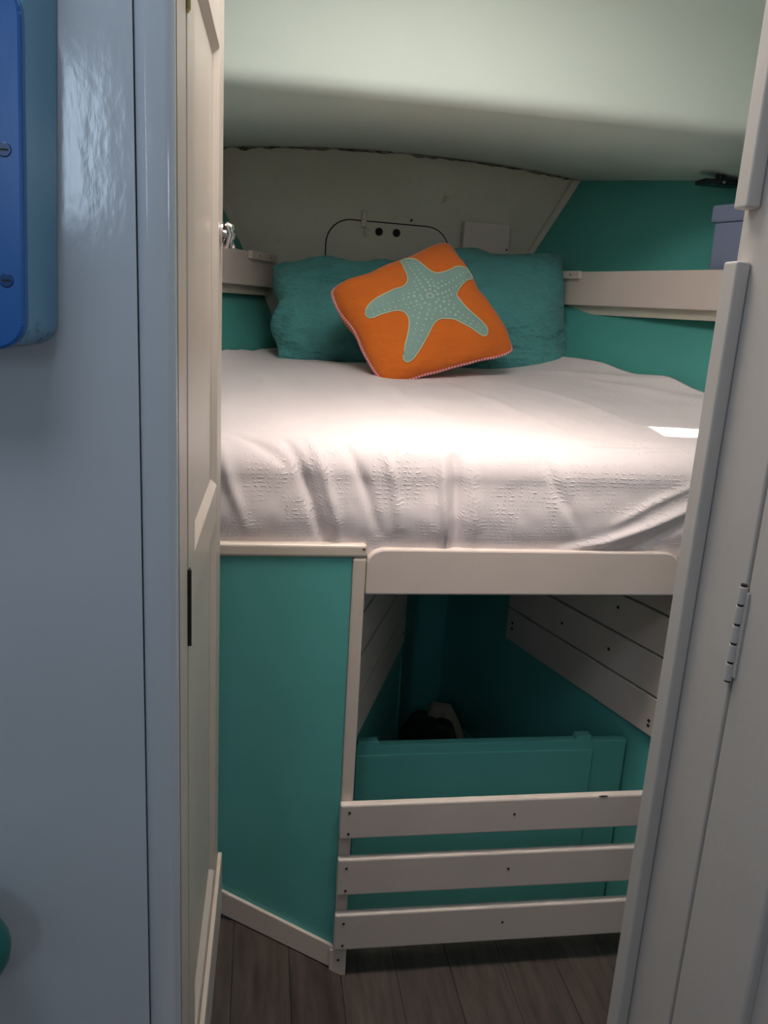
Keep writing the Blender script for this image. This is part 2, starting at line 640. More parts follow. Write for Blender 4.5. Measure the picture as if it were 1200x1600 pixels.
wl = wall_strip('wall_locker_left', (0.195, 1.525), (0.420, 2.12), 0.0, 0.895, (-0.02, 0.0075), TEAL)
wall_strip('wall_locker_inner', (0.424, 2.121), (0.484, 2.46), 0.0, 0.895, (-0.02, 0.003), TEAL)
wr = wall_strip('wall_locker_right', (0.917, 1.522), (0.633, 2.46), 0.0, 0.895, (0.02, 0.006), TEAL)
wall_strip('wall_locker_back', (0.470, 2.465), (0.66, 2.465), 0.0, 0.895, (0, 0.02), TEAL)


def liner_slat(parent, p, q, z0, z1, nrm, nails):
    p, q = Vector((*p, z0)), Vector((*q, z0))
    d = (q - p).normalized()
    nv = Vector((*nrm, 0)).normalized()
    bm = obox(p, q - p, nv * 0.012, (0, 0, z1 - z0), 0.0025, 2)
    s = obj('slat', bm, WHITE_SLAT, parent)
    for t, zz in nails:
        c = p + (q - p) * t + Vector((0, 0, (z1 - z0) * zz)) + nv * 0.012
        obj('nail', cyl(c - nv * 0.002, c + nv * 0.0009, 0.0045, seg=8), RUST, s)
    return s


rdir = Vector((0.633 - 0.917, 2.46 - 1.522)).normalized()
rn = (-rdir.y, rdir.x)
ldir = Vector((0.420 - 0.195, 2.12 - 1.525)).normalized()
ln = (ldir.y, -ldir.x)
ra, rb = (0.913, 1.535), (0.737, 2.116)
la, lb = (0.2005, 1.54), (0.409, 2.09)
for k in range(4):
    z0 = 0.533 + k * 0.0985
    z1 = min(z0 + 0.0935, 0.892)
    nl = [((0.04, 0.25), (0.04, 0.38), (0.955, 0.42), (0.955, 0.60)), ((0.30, 0.5), (0.6, 0.45)), ((0.28, 0.65), (0.62, 0.4)), ((0.3, 0.5),)][k]
    liner_slat(wr, ra, rb, z0, z1, rn, nl)
    liner_slat(wl, la, lb, z0, z1, ln, ((0.95, 0.4),) if k == 0 else ())

# ------------------------------------------------------------------ berth base
bb = thing('bunk_base', (0.54, YF, 0.0), 'teal panelled bunk base with white rail and three white slats in front', 'bunk')
# teal side panel with a bottom edge that climbs with the sole
pts = [(-0.62, YF - 0.009, 0.19), (-0.085, YF - 0.009, 0.19), (0.186, YF - 0.009, 0.014), (0.186, YF - 0.009, 0.9725), (-0.62, YF - 0.009, 0.9725)]
obj('side_panel', prism(pts, (0, 0.012, 0)), TEAL, bb)
# top trim, rounded front
obj('top_trim', box(-0.62, 0.2135, YF - 0.014, YF + 0.02, 0.973, 1.000, 0.006, 3), CREAM, bb)
obj('corner_post', box(0.187, 0.2135, YF - 0.013, YF + 0.02, 0.0, 0.9725, 0.005, 3), CREAM, bb)
obj('paint_chip', sphere((0.207, YF - 0.0135, 0.991), 0.0035, 0.0015, 0.002, 8, 5), RUST, bb)
# baseboard following the sloping sole
a0 = Vector((0.1865, YF - 0.019, 0.0135))
a1 = Vector((-0.085, YF - 0.019, 0.1915))
bz = Vector((0, 0, 0.058))
bs = obj('baseboard', prism([a0, a1, a1 + Vector((-0.5, 0, 0)), a1 + Vector((-0.5, 0, 0.058)), a1 + bz, a0 + bz], (0, 0.0095, 0), 0.002), CREAM, bb)
ft = obj('post_foot', box(0.1775, 0.2145, YF - 0.0255, YF - 0.0195, 0.0, 0.069, 0.001), CREAM, bb)
obj('nail', cyl((0.197, YF - 0.0265, 0.042), (0.197, YF - 0.025, 0.042), 0.003, seg=8), RUST, ft)

# lee board (rail) with rounded upper corners
def rail_pts(x0, x1, z0, z1, r, n=8):
    pts = [(x0, z0)]
    for k in range(n + 1):
        a = math.pi - k / n * math.pi / 2
        pts.append((x0 + r * 1.2 + r * 1.2 * math.cos(a), z1 - r + r * math.sin(a)))
    for k in range(n + 1):
        a = math.pi / 2 - k / n * math.pi / 2
        pts.append((x1 - r * 1.2 + r * 1.2 * math.cos(a), z1 - r + r * math.sin(a)))
    pts.append((x1, z0))
    return pts


obj('front_rail', prism([(px, YF - 0.012, pz) for px, pz in rail_pts(0.2145, 0.872, 0.896, 0.991, 0.030)], (0, 0.024, 0), 0.004, 2), WHITE, bb)

# three slats across the opening
for k, (z0, z1) in enumerate(((0.3545, 0.4365), (0.2125, 0.3025), (0.0705, 0.1625))):
    bm = box(0.1850, 0.925, YF - 0.032, YF - 0.0135, z0, z1, 0.004, 2)
    for v in bm.verts:
        v.co.z += 0.002 * math.sin((v.co.x - 0.2) * 4 + k)
    s = obj('slat', bm, WHITE_SLAT, bb)
    for nx, nz in ((0.204, 0.78), (0.204, 0.16), (0.565, 0.55)):
        c = Vector((nx, YF - 0.032, z0 + (z1 - z0) * nz))
        obj('nail', cyl(c + Vector((0, 0.002, 0)), c - Vector((0, 0.0009, 0)), 0.0030, seg=8), RUST, s)
    if k == 0:
        obj('paint_chip', sphere((0.765, YF - 0.0315, z1 - 0.001), 0.012, 0.002, 0.0018, 8, 5), RUST, s)

# starboard side of the berth front, half hidden behind the doorway
obj('corner_post', box(0.895, 0.925, YF - 0.013, YF + 0.02, 0.0, 0.9725, 0.005, 3), CREAM, bb)
obj('side_panel', box(0.9255, 1.75, YF + 0.004, YF + 0.016, 0.0, 0.985), TEAL, bb)
obj('top_trim', box(0.8735, 1.75, YF - 0.014, YF + 0.02, 0.973, 1.000, 0.006, 3), CREAM, bb)
obj('platform', box(-0.70, 1.75, YF + 0.022, YB - 0.002, 0.897, 0.935), TEAL, bb)
obj('locker_floor', prism([(0.20, 1.66, 0.13), (0.86, 1.66, 0.13), (0.64, 2.46, 0.13), (0.48, 2.46, 0.13), (0.42, 2.12, 0.13)], (0, 0, -0.02)), TEAL, bb)

# notched teal storage board behind the slats
zt = 0.487
pts = [(0.225, 0.0), (0.880, 0.0), (0.880, zt - 0.002), (0.790, zt - 0.002), (0.790, zt + 0.012), (0.756, zt + 0.012), (0.752, zt), (0.286, zt), (0.282, zt + 0.010), (0.236, zt + 0.010), (0.232, zt)]
sb = obj('storage_board', prism([(px, 1.615, pz) for px, pz in pts], (0, 0.022, 0), 0.0015), TEAL, bb)
obj('batten', box(0.232, 0.795, 1.608, 1.6148, 0.150, 0.466, 0.001), TEAL, sb)

# ------------------------------------------------------------------ shelves with fiddle rails along the hull
def shelf(side):
    if side > 0:
        a, b = Vector((1.370, 1.41, 0)), Vector((0.892, 2.86, 0))
        nm = 'white fiddle rail along the right hull shelf, beside the right pillow'
    else:
        a, b = Vector((-0.48, 1.55, 0)), Vector((0.053, 2.884, 0))
        nm = 'white fiddle rail along the left hull shelf, behind the open door'
    d = (b - a).normalized()
    n = Vector((d.y, -d.x, 0)) * side            # outboard
    t = thing('shelf_rail', (a.x, a.y, 1.49), nm, 'shelf', 'fiddle rails along the hull sides')
    z0, z1 = 1.489, 1.592
    obj('rail_board', obox(a + Vector((0, 0, z0)), b - a, n * 0.018, (0, 0, z1 - z0), 0.003), WHITE, t)
    L = (b - a).length
    h = hull_r if side > 0 else hull_l
    # shelf board running out to the hull
    e0 = a + n * 0.0185
    e1 = b + n * 0.0185
    o0 = Vector((h(a.y, 1.492) - side * 0.004, a.y, 0))
    o1 = Vector((h(b.y, 1.492) - side * 0.004, b.y, 0))
    pp = [e0, e1, o1, o0]
    obj('shelf_board', prism([p + Vector((0, 0, 1.490)) for p in pp], (0, 0, 0.012)), WHITE, t)
    # bearer under the shelf
    c0 = a + n * 0.020
    obj('bearer', obox(c0 + Vector((0, 0, 1.462)), (b - a) * 0.985, n * 0.016, (0, 0, 0.0275), 0.002), BULK, t)
    # small block on the inboard face near the forward end
    s0 = (0.775, 0.86) if side > 0 else (0.823, 0.97)
    s0 = (L * s0[0], L * s0[1])
    p = a + d * s0[0] + Vector((0, 0, 1.570)) - n * 0.014
    blk = obj('end_block', obox(p, d * (s0[1] - s0[0]), n * 0.0138, (0, 0, 0.024), 0.002), WHITE, t)
    for q in (0.3, 0.75):
        c = p + d * (s0[1] - s0[0]) * q + Vector((0, 0, 0.012))
        obj('screw', cyl(c - n * 0.0008, c + n * 0.003, 0.0028, seg=8), RUST, blk)
    return t, a, d, n


shelf(-1)
st, sa, sd, sn = shelf(1)

# storage bin standing on the starboard shelf
bp0 = sa + sd * ((2.085 - sa.y) / sd.y) + sn * 0.034
bn = thing('storage_bin', (bp0.x, bp0.y, 1.503), 'blue-grey lidded plastic bin standing on the right hull shelf', 'bin')
ax = -sd * 0.24
# tapered body
base = [bp0 + Vector((0, 0, 1.503)), bp0 + ax + Vector((0, 0, 1.503)), bp0 + ax + sn * 0.085 + Vector((0, 0, 1.503)), bp0 + sn * 0.085 + Vector((0, 0, 1.503))]
bm = bmesh.new()
cen = sum(base, Vector()) / 4
lo = [bm.verts.new(p) for p in base]
hi = [bm.verts.new(cen + (p - cen) * 1.04 + Vector((0, 0, 0.210))) for p in base]
bm.faces.new(lo)
bm.faces.new(hi)
for i in range(4):
    bm.faces.new((lo[i], lo[(i + 1) % 4], hi[(i + 1) % 4], hi[i]))
bevel(bm, 0.006)
obj('body', bm, GREYBLUE, bn)
lidp = [cen + (p - cen) * 1.04 + ((p - cen).normalized() * 0.012) + Vector((0, 0, 0.2105)) for p in base]
obj('lid', prism(lidp, (0, 0, 0.044), 0.007), GREYBLUE, bn)

# small dark fitting under the side deck
fx = thing('reading_light', (1.295, 2.30, 1.84), 'small flat black fitting under the deck above the storage bin', 'lamp')
zf = deck_z(1.26, 2.30)
obj('body', box(1.225, 1.345, 2.27, 2.33, 1.838, 1.852, 0.006), BLACK, fx)
obj('stem', cyl((1.285, 2.30, 1.850), (1.285, 2.30, 1.872), 0.012, seg=10), BLACK, fx)
obj('screw', sphere((1.283, 2.268, 1.843), 0.005, 0.003, 0.004, 8, 6), CHROME, fx)

# ------------------------------------------------------------------ bedspread over the mattress
def seg_dist(px, pz, poly):
    best = 9.0
    tt = 0.0
    n = len(poly) - 1
    for i in range(n):
        ax_, az_ = poly[i]
        bx_, bz_ = poly[i + 1]
        dx, dz = bx_ - ax_, bz_ - az_
        t = max(0.0, min(1.0, ((px - ax_) * dx + (pz - az_) * dz) / (dx * dx + dz * dz)))
        ex, ez = px - ax_ - t * dx, pz - az_ - t * dz
        dd_ = math.hypot(ex, ez)
        if dd_ < best:
            best = dd_
            tt = (i + t) / n
            sgn = 1 if (dx * ez - dz * ex) > 0 else -1
    return best * sgn, tt


# fold lines on the front drop: (x, height along the profile) polylines, amplitude, width
FOLDS = [
    ([(0.055, 0.235), (0.090, 0.150), (0.115, 0.075), (0.140, 0.005)], -0.0100, 0.013),
    ([(0.095, 0.245), (0.125, 0.160), (0.150, 0.080), (0.160, 0.000)], 0.0065, 0.014),
    ([(0.165, 0.230), (0.205, 0.140), (0.235, 0.050)], -0.0070, 0.013),
    ([(0.235, 0.225), (0.262, 0.150), (0.275, 0.060)], 0.0045, 0.011),
    ([(0.355, 0.205), (0.362, 0.110), (0.372, 0.000)], 0.0095, 0.012),
    ([(0.382, 0.205), (0.390, 0.100), (0.396, 0.000)], -0.0110, 0.011),
    ([(0.415, 0.190), (0.425, 0.100), (0.430, 0.010)], 0.0040, 0.012),
    ([(-0.068, 0.215), (-0.050, 0.140), (-0.020, 0.060)], 0.0070, 0.014),
    ([(-0.055, 0.270), (0.010, 0.215), (0.060, 0.170)], -0.0060, 0.016),
    ([(0.880, 0.110), (0.790, 0.070), (0.700, 0.035), (0.610, 0.015)], 0.0080, 0.014),
    ([(0.880, 0.085), (0.800, 0.040), (0.740, 0.005)], -0.0080, 0.013),
    ([(0.890, 0.160), (0.800, 0.120), (0.720, 0.075)], 0.0040, 0.012),
    ([(0.560, 0.210), (0.600, 0.130), (0.650, 0.060)], -0.0030, 0.014),
]
# long shallow creases over the top: (x, y) polylines
TOPFOLDS = [
    ([(0.30, 2.20), (0.36, 1.90), (0.45, 1.62)], 0.0040, 0.022),
    ([(0.45, 2.25), (0.58, 1.92), (0.66, 1.65)], 0.0045, 0.022),
    ([(0.66, 2.22), (0.80, 1.95), (0.87, 1.70)], 0.0045, 0.020),
    ([(0.88, 2.28), (1.02, 2.02), (1.15, 1.86)], 0.0060, 0.020),
    ([(0.80, 2.38), (0.98, 2.20), (1.12, 2.02)], 0.0070, 0.020),
    ([(0.05, 2.30), (0.10, 2.05), (0.16, 1.80)], -0.0050, 0.022),
    ([(-0.04, 2.30), (0.02, 2.05), (0.06, 1.72)], 0.0055, 0.020),
    ([(0.22, 2.25), (0.24, 2.0), (0.30, 1.75)], -0.0040, 0.022),
]
RC = 0.070


def bed_profile():
    """(y, z, ny, nz, arc) from the hem up the front, round the corner and back."""
    out = []
    zb, zt0 = 0.972, 1.128
    n1 = 44
    for k in range(n1 + 1):
        t = k / n1
        out.append((YF + 0.004 - 0.008 * math.sin(math.pi * t) ** 2, zb + (zt0 - zb) * t, -1, 0, (zt0 - zb) * t))
    yc, zc = YF + 0.004 + RC, zt0
    s0 = zt0 - zb
    n2 = 22
    for k in range(1, n2 + 1):
        a = k / n2 * math.pi / 2
        out.append((yc - RC * math.cos(a), zc + RC * math.sin(a), -math.cos(a), math.sin(a), s0 + RC * a))
    s1 = s0 + RC * math.pi / 2
    n3 = 90
    for k in range(1, n3 + 1):
        t = k / n3
        y = yc + (2.86 - yc) * t
        out.append((y, zc + RC + 0.080 * sm(y, yc - 0.15, 2.45), 0, 1, s1 + (y - yc)))
    return out


BP = bed_profile()
NX = 230


def bed_bm():
    bm = bmesh.new()
    rows = []
    for (y, z, ny, nz, s) in BP:
        row = []
        xl = hull_l(y, z) + 0.006
        xr = hull_r(y, z) - 0.006
        top = sm(nz, 0.3, 1.0)
        for i in range(NX + 1):
            u = i / NX
            if y < 1.62:
                # dense in the part of the drop that shows
                xa, xb = -0.20, 1.05
                if u < 0.06:
                    X = xl + (xa - xl) * u / 0.06
                elif u > 0.94:
                    X = xb + (xr - xb) * (u - 0.94) / 0.06
                else:
                    X = xa + (xb - xa) * (u - 0.06) / 0.88
                blend = 1 - sm(y, 1.52, 1.62)
                X = X * blend + (xl + (xr - xl) * u) * (1 - blend)
            else:
                X = xl + (xr - xl) * u
            d = 0.0
            if s < 0.33:
                for poly, amp, wd in FOLDS:
                    ds, t = seg_dist(X, s, poly)
                    wd = wd * 0.72
                    if abs(ds) < wd * 3.2:
                        d += 1.35 * amp * math.exp(-(ds / wd) ** 2) * (0.25 + 0.75 * math.sin(math.pi * min(1, max(0, 0.12 + t * 0.85))))
            if top > 0:
                for poly, amp, wd in TOPFOLDS:
                    ds, t = seg_dist(X, y, poly)
                    if abs(ds) < wd * 3:
                        d += top * amp * math.exp(-(ds / wd) ** 2) * math.sin(math.pi * min(1, max(0, t * 0.94 + 0.03)))
                d += top * 0.006 * mnoise.noise(Vector((X * 3.2, y * 3.2, 1.7)))
                # rides up a little against the hull
                e = min(X - xl, xr - X)
                if X > 0.6:
                    d += top * 0.028 * math.exp(-((e / 0.16) ** 2)) * sm(y, 1.62, 1.95)
                d += top * (0.020 + 0.012 * mnoise.noise(Vector((y * 9, 4.4, 0)))) * math.exp(-e / 0.05) * sm(y, 1.6, 1.9)
            d += 0.0035 * mnoise.noise(Vector((X * 9, s * 9, 5.0))) + 0.0012 * mnoise.noise(Vector((X * 34, s * 30, 2.0)))
            row.append(bm.verts.new((X, y + ny * d, z + nz * d)))
        rows.append(row)
    for a, b in zip(rows, rows[1:]):
        for i in range(NX):
            bm.faces.new((a[i], a[i + 1], b[i + 1], b[i]))
    # closed underneath so it reads as a covered mattress
    f0 = [bm.verts.new((v.co.x, YF + 0.03, 0.938)) for v in rows[0][::23]]
    bk = [bm.verts.new((min(max(v.co.x, hull_l(2.86, 0.94) + 0.01), hull_r(2.86, 0.94) - 0.01), 2.86, 0.938)) for v in rows[-1][::23]]
    for i in range(len(f0) - 1):
        bm.faces.new((f0[i], f0[i + 1], bk[i + 1], bk[i]))
        bm.faces.new([f0[i + 1], f0[i]] + rows[0][i * 23:(i + 1) * 23 + 1])
        bm.faces.new([bk[i], bk[i + 1]] + rows[-1][i * 23:(i + 1) * 23 + 1][::-1])
    bm.faces.new([f0[0], bk[0]] + [r[0] for r in rows][::-1])
    bm.faces.new([f0[-1]] + [r[-1] for r in rows] + [bk[-1]])
    return bm


bed = obj('bedspread', bed_bm(), SHEET, smooth=True, origin=(0.54, YF, 0.936))
tag(bed, 'white crinkled cotton bedspread covering the bunk mattress', 'bedspread')


def bed_top(y):
    return 1.198 + 0.080 * sm(y, 1.43, 2.45)


# ------------------------------------------------------------------ pillows
def pillow_bm(C00, C10, C01, C11, thick, pinch, seed, wr=0.010, nu=44, nv=34, power=0.42, soft=0.05):
    """Stuffed case over a bilinear quad; returns bmesh plus the surface function."""
    C00, C10, C01, C11 = map(Vector, (C00, C10, C01, C11))
    nrm = (C10 - C00).cross(C01 - C00).normalized()
    cen = (C00 + C10 + C01 + C11) / 4

    def quad(u, v):
        a, b = (u + 1) / 2, (v + 1) / 2
        return C00 * (1 - a) * (1 - b) + C10 * a * (1 - b) + C01 * (1 - a) * b + C11 * a * b

    def P(u, v, side):
        uu = u * (1 - pinch * (1 - v * v) * abs(u) ** 3)
        vv = v * (1 - pinch * (1 - u * u) * abs(v) ** 3)
        q = quad(uu, vv)
        q = q + (C10 - C00).normalized() * (wr * 0.7 * mnoise.noise(Vector((v * 2.3, seed, u * 0.8)))) + (C01 - C00).normalized() * (wr * 0.6 * mnoise.noise(Vector((u * 2.6, seed + 5, v * 0.8))))
        k = max(0.0, (1 - u * u) * (1 - v * v)) ** power
        k = k * 0.8 + 0.2 * max(0.0, (1 - u ** 4) * (1 - v ** 4)) ** 0.5
        edge = min(1.0, 3.0 * k)
        nz = mnoise.noise(Vector((u * 1.6 + seed, v * 1.9, seed * 0.7))) * wr
        nz += (0.5 - abs(mnoise.noise(Vector((u * 2.2 + v * 1.6 + seed, v * 3.0 - u * 1.2, seed))))) * wr * 0.7 - wr * 0.2
        cr = (abs(u) * abs(v)) ** 5
        q = q.lerp(cen, soft * cr)
        return q + nrm * side * (thick * 0.5 * k + nz * edge)

    bm = bmesh.new()
    fr = [[None] * (nv + 1) for _ in range(nu + 1)]
    bk = [[None] * (nv + 1) for _ in range(nu + 1)]
    for i in range(nu + 1):
        for j in range(nv + 1):
            u = math.sin((2 * i / nu - 1) * math.pi / 2)
            v = math.sin((2 * j / nv - 1) * math.pi / 2)
            p = bm.verts.new(P(u, v, 1))
            fr[i][j] = p
            bk[i][j] = p if i in (0, nu) or j in (0, nv) else bm.verts.new(P(u, v, -1))
    for g in (fr, bk):
        for i in range(nu):
            for j in range(nv):
                bm.faces.new((g[i][j], g[i + 1][j], g[i + 1][j + 1], g[i][j + 1]))
    return bm, P, nrm


# quads: lower-left, lower-right, upper-left, upper-right, leaning on the bulkhead
pm, Pl, _n1 = pillow_bm((0.042, 2.56, 1.262), (0.495, 2.56, 1.255), (0.030, 2.70, 1.562), (0.500, 2.74, 1.590), 0.190, 0.02, 1.3, 0.040, power=0.38)
pl = obj('pillow', pm, TEALFAB, smooth=True, origin=(0.3, 2.55, 1.25))
tag(pl, 'teal cotton pillow on the left, leaning behind the orange cushion', 'pillow', 'teal pillows against the bulkhead')
pm, Pr, _n2 = pillow_bm((0.505, 2.50, 1.255), (0.980, 2.50, 1.258), (0.515, 2.70, 1.632), (0.965, 2.66, 1.642), 0.190, 0.02, 7.9, 0.030, power=0.36, soft=-0.03)
pr = obj('pillow', pm, TEALFAB, smooth=True, origin=(0.75, 2.52, 1.25))
tag(pr, 'teal cotton pillow on the right, beside the right hull shelf', 'pillow', 'teal pillows against the bulkhead')

# orange scatter cushion with a starfish applique
cu = thing('scatter_cushion', (0.36, 2.18, 1.255), 'orange scatter cushion with a pale aqua starfish, propped on teal pillows', 'cushion')
cB, cR, cL, cT = (0.326, 2.162, 1.237), (0.741, 2.299, 1.343), (0.180, 2.331, 1.485), (0.544, 2.468, 1.653)
cm, Pc, cn = pillow_bm(cB, cR, cL, cT, 0.135, 0.035, 3.3, 0.012, 40, 40, 0.45, 0.07)
obj('cover', cm, ORANGE, cu, smooth=True)
side = 1 if cn.y < 0 else -1


def cush(u, v, off=0.0):
    return Pc(u, v, side) + cn * side * off


# whip-stitched edging
pts = []
NE = 90
for a, b in (((-1, -1), (1, -1)), ((1, -1), (1, 1)), ((1, 1), (-1, 1)), ((-1, 1), (-1, -1))):
    for k in range(NE):
        t = k / NE
        pts.append(Pc(a[0] + (b[0] - a[0]) * t, a[1] + (b[1] - a[1]) * t, 1))
obj('edging', tube(pts, 0.0048, 6, True, 1), [PINK, PALEYARN], cu, smooth=True)

STAR = [(0.079, 0.896), (0.156, 0.918), (0.268, 0.852), (0.289, 0.698), (0.3, 0.526), (0.354, 0.409), (0.513, 0.385), (0.686, 0.386), (0.854, 0.353), (0.893, 0.296), (0.89, 0.176), (0.76, 0.156), (0.597, 0.089), (0.482, 0.002), (0.478, -0.112), (0.53, -0.279), (0.575, -0.46), (0.592, -0.613), (0.572, -0.705), (0.516, -0.735), (0.436, -0.682), (0.335, -0.558), (0.234, -0.432), (0.132, -0.361), (0.019, -0.339), (-0.105, -0.399), (-0.251, -0.537), (-0.415, -0.689), (-0.539, -0.788), (-0.626, -0.804), (-0.659, -0.726), (-0.594, -0.588), (-0.481, -0.415), (-0.38, -0.241), (-0.35, -0.13), (-0.377, -0.038), (-0.459, 0.028), (-0.616, 0.052), (-0.794, 0.063), (-0.853, 0.119), (-0.843, 0.206), (-0.755, 0.276), (-0.569, 0.338), (-0.348, 0.381), (-0.198, 0.367), (-0.108, 0.415), (-0.035, 0.52), (0.033, 0.695), (0.067, 0.817)]
SC = (0.05, 0.06)


def catmull(P_, sub):
    out = []
    n = len(P_)
    for i in range(n):
        p0, p1, p2, p3 = (P_[(i + k) % n] for k in (-1, 0, 1, 2))
        for s_ in range(sub):
            t = s_ / sub
            out.append(tuple(0.5 * (2 * b + (c - a) * t + (2 * a - 5 * b + 4 * c - d) * t * t + (3 * b - a - 3 * c + d) * t ** 3) for a, b, c, d in zip(p0, p1, p2, p3)))
    return out


ST = catmull(STAR, 3)
bm = bmesh.new()
rings = []
NR = 12
for k in range(1, NR + 1):
    t = k / NR
    lift = 0.0035 if k < NR else 0.0012
    rings.append([bm.verts.new(cush(SC[0] + (p[0] - SC[0]) * t, SC[1] + (p[1] - SC[1]) * t, lift)) for p in ST])
c0 = bm.verts.new(cush(*SC, 0.0035))
n = len(ST)
for i in range(n):
    bm.faces.new((c0, rings[0][i], rings[0][(i + 1) % n]))
    for k in range(NR - 1):
        bm.faces.new((rings[k][i], rings[k + 1][i], rings[k + 1][(i + 1) % n], rings[k][(i + 1) % n]))
star = obj('starfish_applique', bm, STARFAB, cu, smooth=True)
obj('stitched_outline', tube([cush(p[0], p[1], 0.0022) for p in ST], 0.0017, 5, True), STITCH, star, smooth=True)
TIPS = [(0.179, 0.85), (0.864, 0.243), (0.533, -0.675), (-0.597, -0.749), (-0.816, 0.157)]
parts = []


def dot(u, v, r_):
    c = cush(u, v, 0.0040)
    b_ = sphere((0, 0, 0), r_, r_, r_ * 0.55, 8, 5)
    q = (cn * side).to_track_quat('Z', 'Y').to_matrix().to_4x4()
    bmesh.ops.transform(b_, matrix=Matrix.Translation(c) @ q, verts=b_.verts)
    parts.append(b_)


for tx, ty in TIPS:
    ax_, ay_ = tx - SC[0], ty - SC[1]
    L = math.hypot(ax_, ay_)
    px, py = -ay_ / L, ax_ / L
    for sgn in (-1, 1):
        for k in range(10):
            t = 0.14 + 0.80 * k / 9
            wd = 0.055 * (1 - 0.25 * t) if k else 0.03
            dot(SC[0] + ax_ * t + px * wd * sgn, SC[1] + ay_ * t + py * wd * sgn, 0.0052 * (1 - 0.58 * t))
    for sgn in (-1, 1):
        for k in range(3):
            t = 0.20 + 0.09 * k
            dot(SC[0] + ax_ * t + px * 0.12 * sgn, SC[1] + ay_ * t + py * 0.12 * sgn, 0.0035)
for k in range(7):
    a = k / 7 * 2 * math.pi
    dot(SC[0] + 0.045 * math.cos(a), SC[1] + 0.045 * math.sin(a), 0.0042)
dt = obj('embroidered_dots', merge(*parts), DOTS, star, smooth=True)
dt['kind'] = 'stuff'

# ------------------------------------------------------------------ bundle stowed in the locker
bu = thing('stowed_bundle', (0.56, 2.18, 0.13), 'dark cloth bundle with a pale curved flap lying in the bunk locker', 'bundle')


def lump(c, r_, seed, amp):
    b_ = bmesh.new()
    bmesh.ops.create_icosphere(b_, subdivisions=4, radius=1)
    for v in b_.verts:
        k = 1 + amp * mnoise.noise(v.co * 1.7 + Vector((seed, 0, 0)))
        z_ = v.co.z * r_[2] * k
        v.co = Vector((c[0] + v.co.x * r_[0] * k, c[1] + v.co.y * r_[1] * k, max(0.131, c[2] + z_)))
    return b_


obj('bag', lump((0.53, 2.13, 0.18), (0.085, 0.12, 0.085), 2.0, 0.3), DARKFAB, bu, smooth=True)
flap = [(0.535, 2.16, 0.235), (0.555, 2.19, 0.265), (0.580, 2.19, 0.258), (0.602, 2.17, 0.225), (0.618, 2.14, 0.185), (0.632, 2.11, 0.140)]
obj('flap', tube(catmull(flap + flap[::-1], 1)[:6], [0.018, 0.028, 0.030, 0.026, 0.022, 0.014], 12), PALECLOTH, bu, smooth=True)

# ------------------------------------------------------------------ doorway: saloon side bulkhead, casing, jambs
tag(obj('wall_left', box(-1.3, -0.1225, 0.862, 0.900, -0.01, ZC - 0.001), SALOON), kind='structure')
t1 = tag(obj('trim_1', box(-0.1215, -0.0835, 0.856, 0.898, -0.01, 1.95, 0.011, 8), SALOON, smooth=True), kind='structure')
t1.modifiers.new('flat_faces', 'WEIGHTED_NORMAL').keep_sharp = False
pts = [(-0.0830, 0.866, 0.0), (-0.0782, 0.912, 0.0), (-0.115, 0.912, 0.0), (-0.115, 0.9005, 0.0), (-0.0835, 0.9005, 0)]
tag(obj('trim_2', prism(pts, (0, 0, 1.95), 0.001), CREAM), kind='structure')
tag(obj('trim_3', box(0.5415, 0.585, 0.782, 0.905, -0.01, 1.95, 0.002), JAMB), kind='structure')
tag(obj('wall_right', box(0.5855, 1.9, 0.862, 0.900, -0.01, ZC - 0.001), JAMB), kind='structure')
tag(obj('wall_header', box(-0.122, 0.585, 0.862, 0.898, 1.951, ZC - 0.001), SALOON), kind='structure')
# stop strips on the right jamb: the gap between them takes the latch
tag(obj('trim_4', box(0.5235, 0.5410, 0.872, 0.9005, 0.0, 1.522, 0.003, 3), JAMB), kind='structure')
tag(obj('trim_5', box(0.5235, 0.5410, 0.872, 0.8985, 1.578, 1.949, 0.003, 3), JAMB), kind='structure')

# ------------------------------------------------------------------ open cabin door (port side of the doorway)
dr = thing('door_1', (-0.078, 0.915, 0.22), None, None, kind='structure')
DA, DB = Vector((-0.0775, 0.917, 0)), Vector((-0.0660, 1.462, 0))
de = (DB - DA).normalized()
dn = Vector((de.y, -de.x, 0))            # towards the opening (+X)
DW = (DB - DA).length
TH = 0.024


def dbox(s0, s1, z0, z1, n0, n1, bev=0.0015):
    p = DA + de * s0 + dn * n0 + Vector((0, 0, z0))
    return obox(p, de * (s1 - s0), dn * (n1 - n0), (0, 0, z1 - z0), bev)


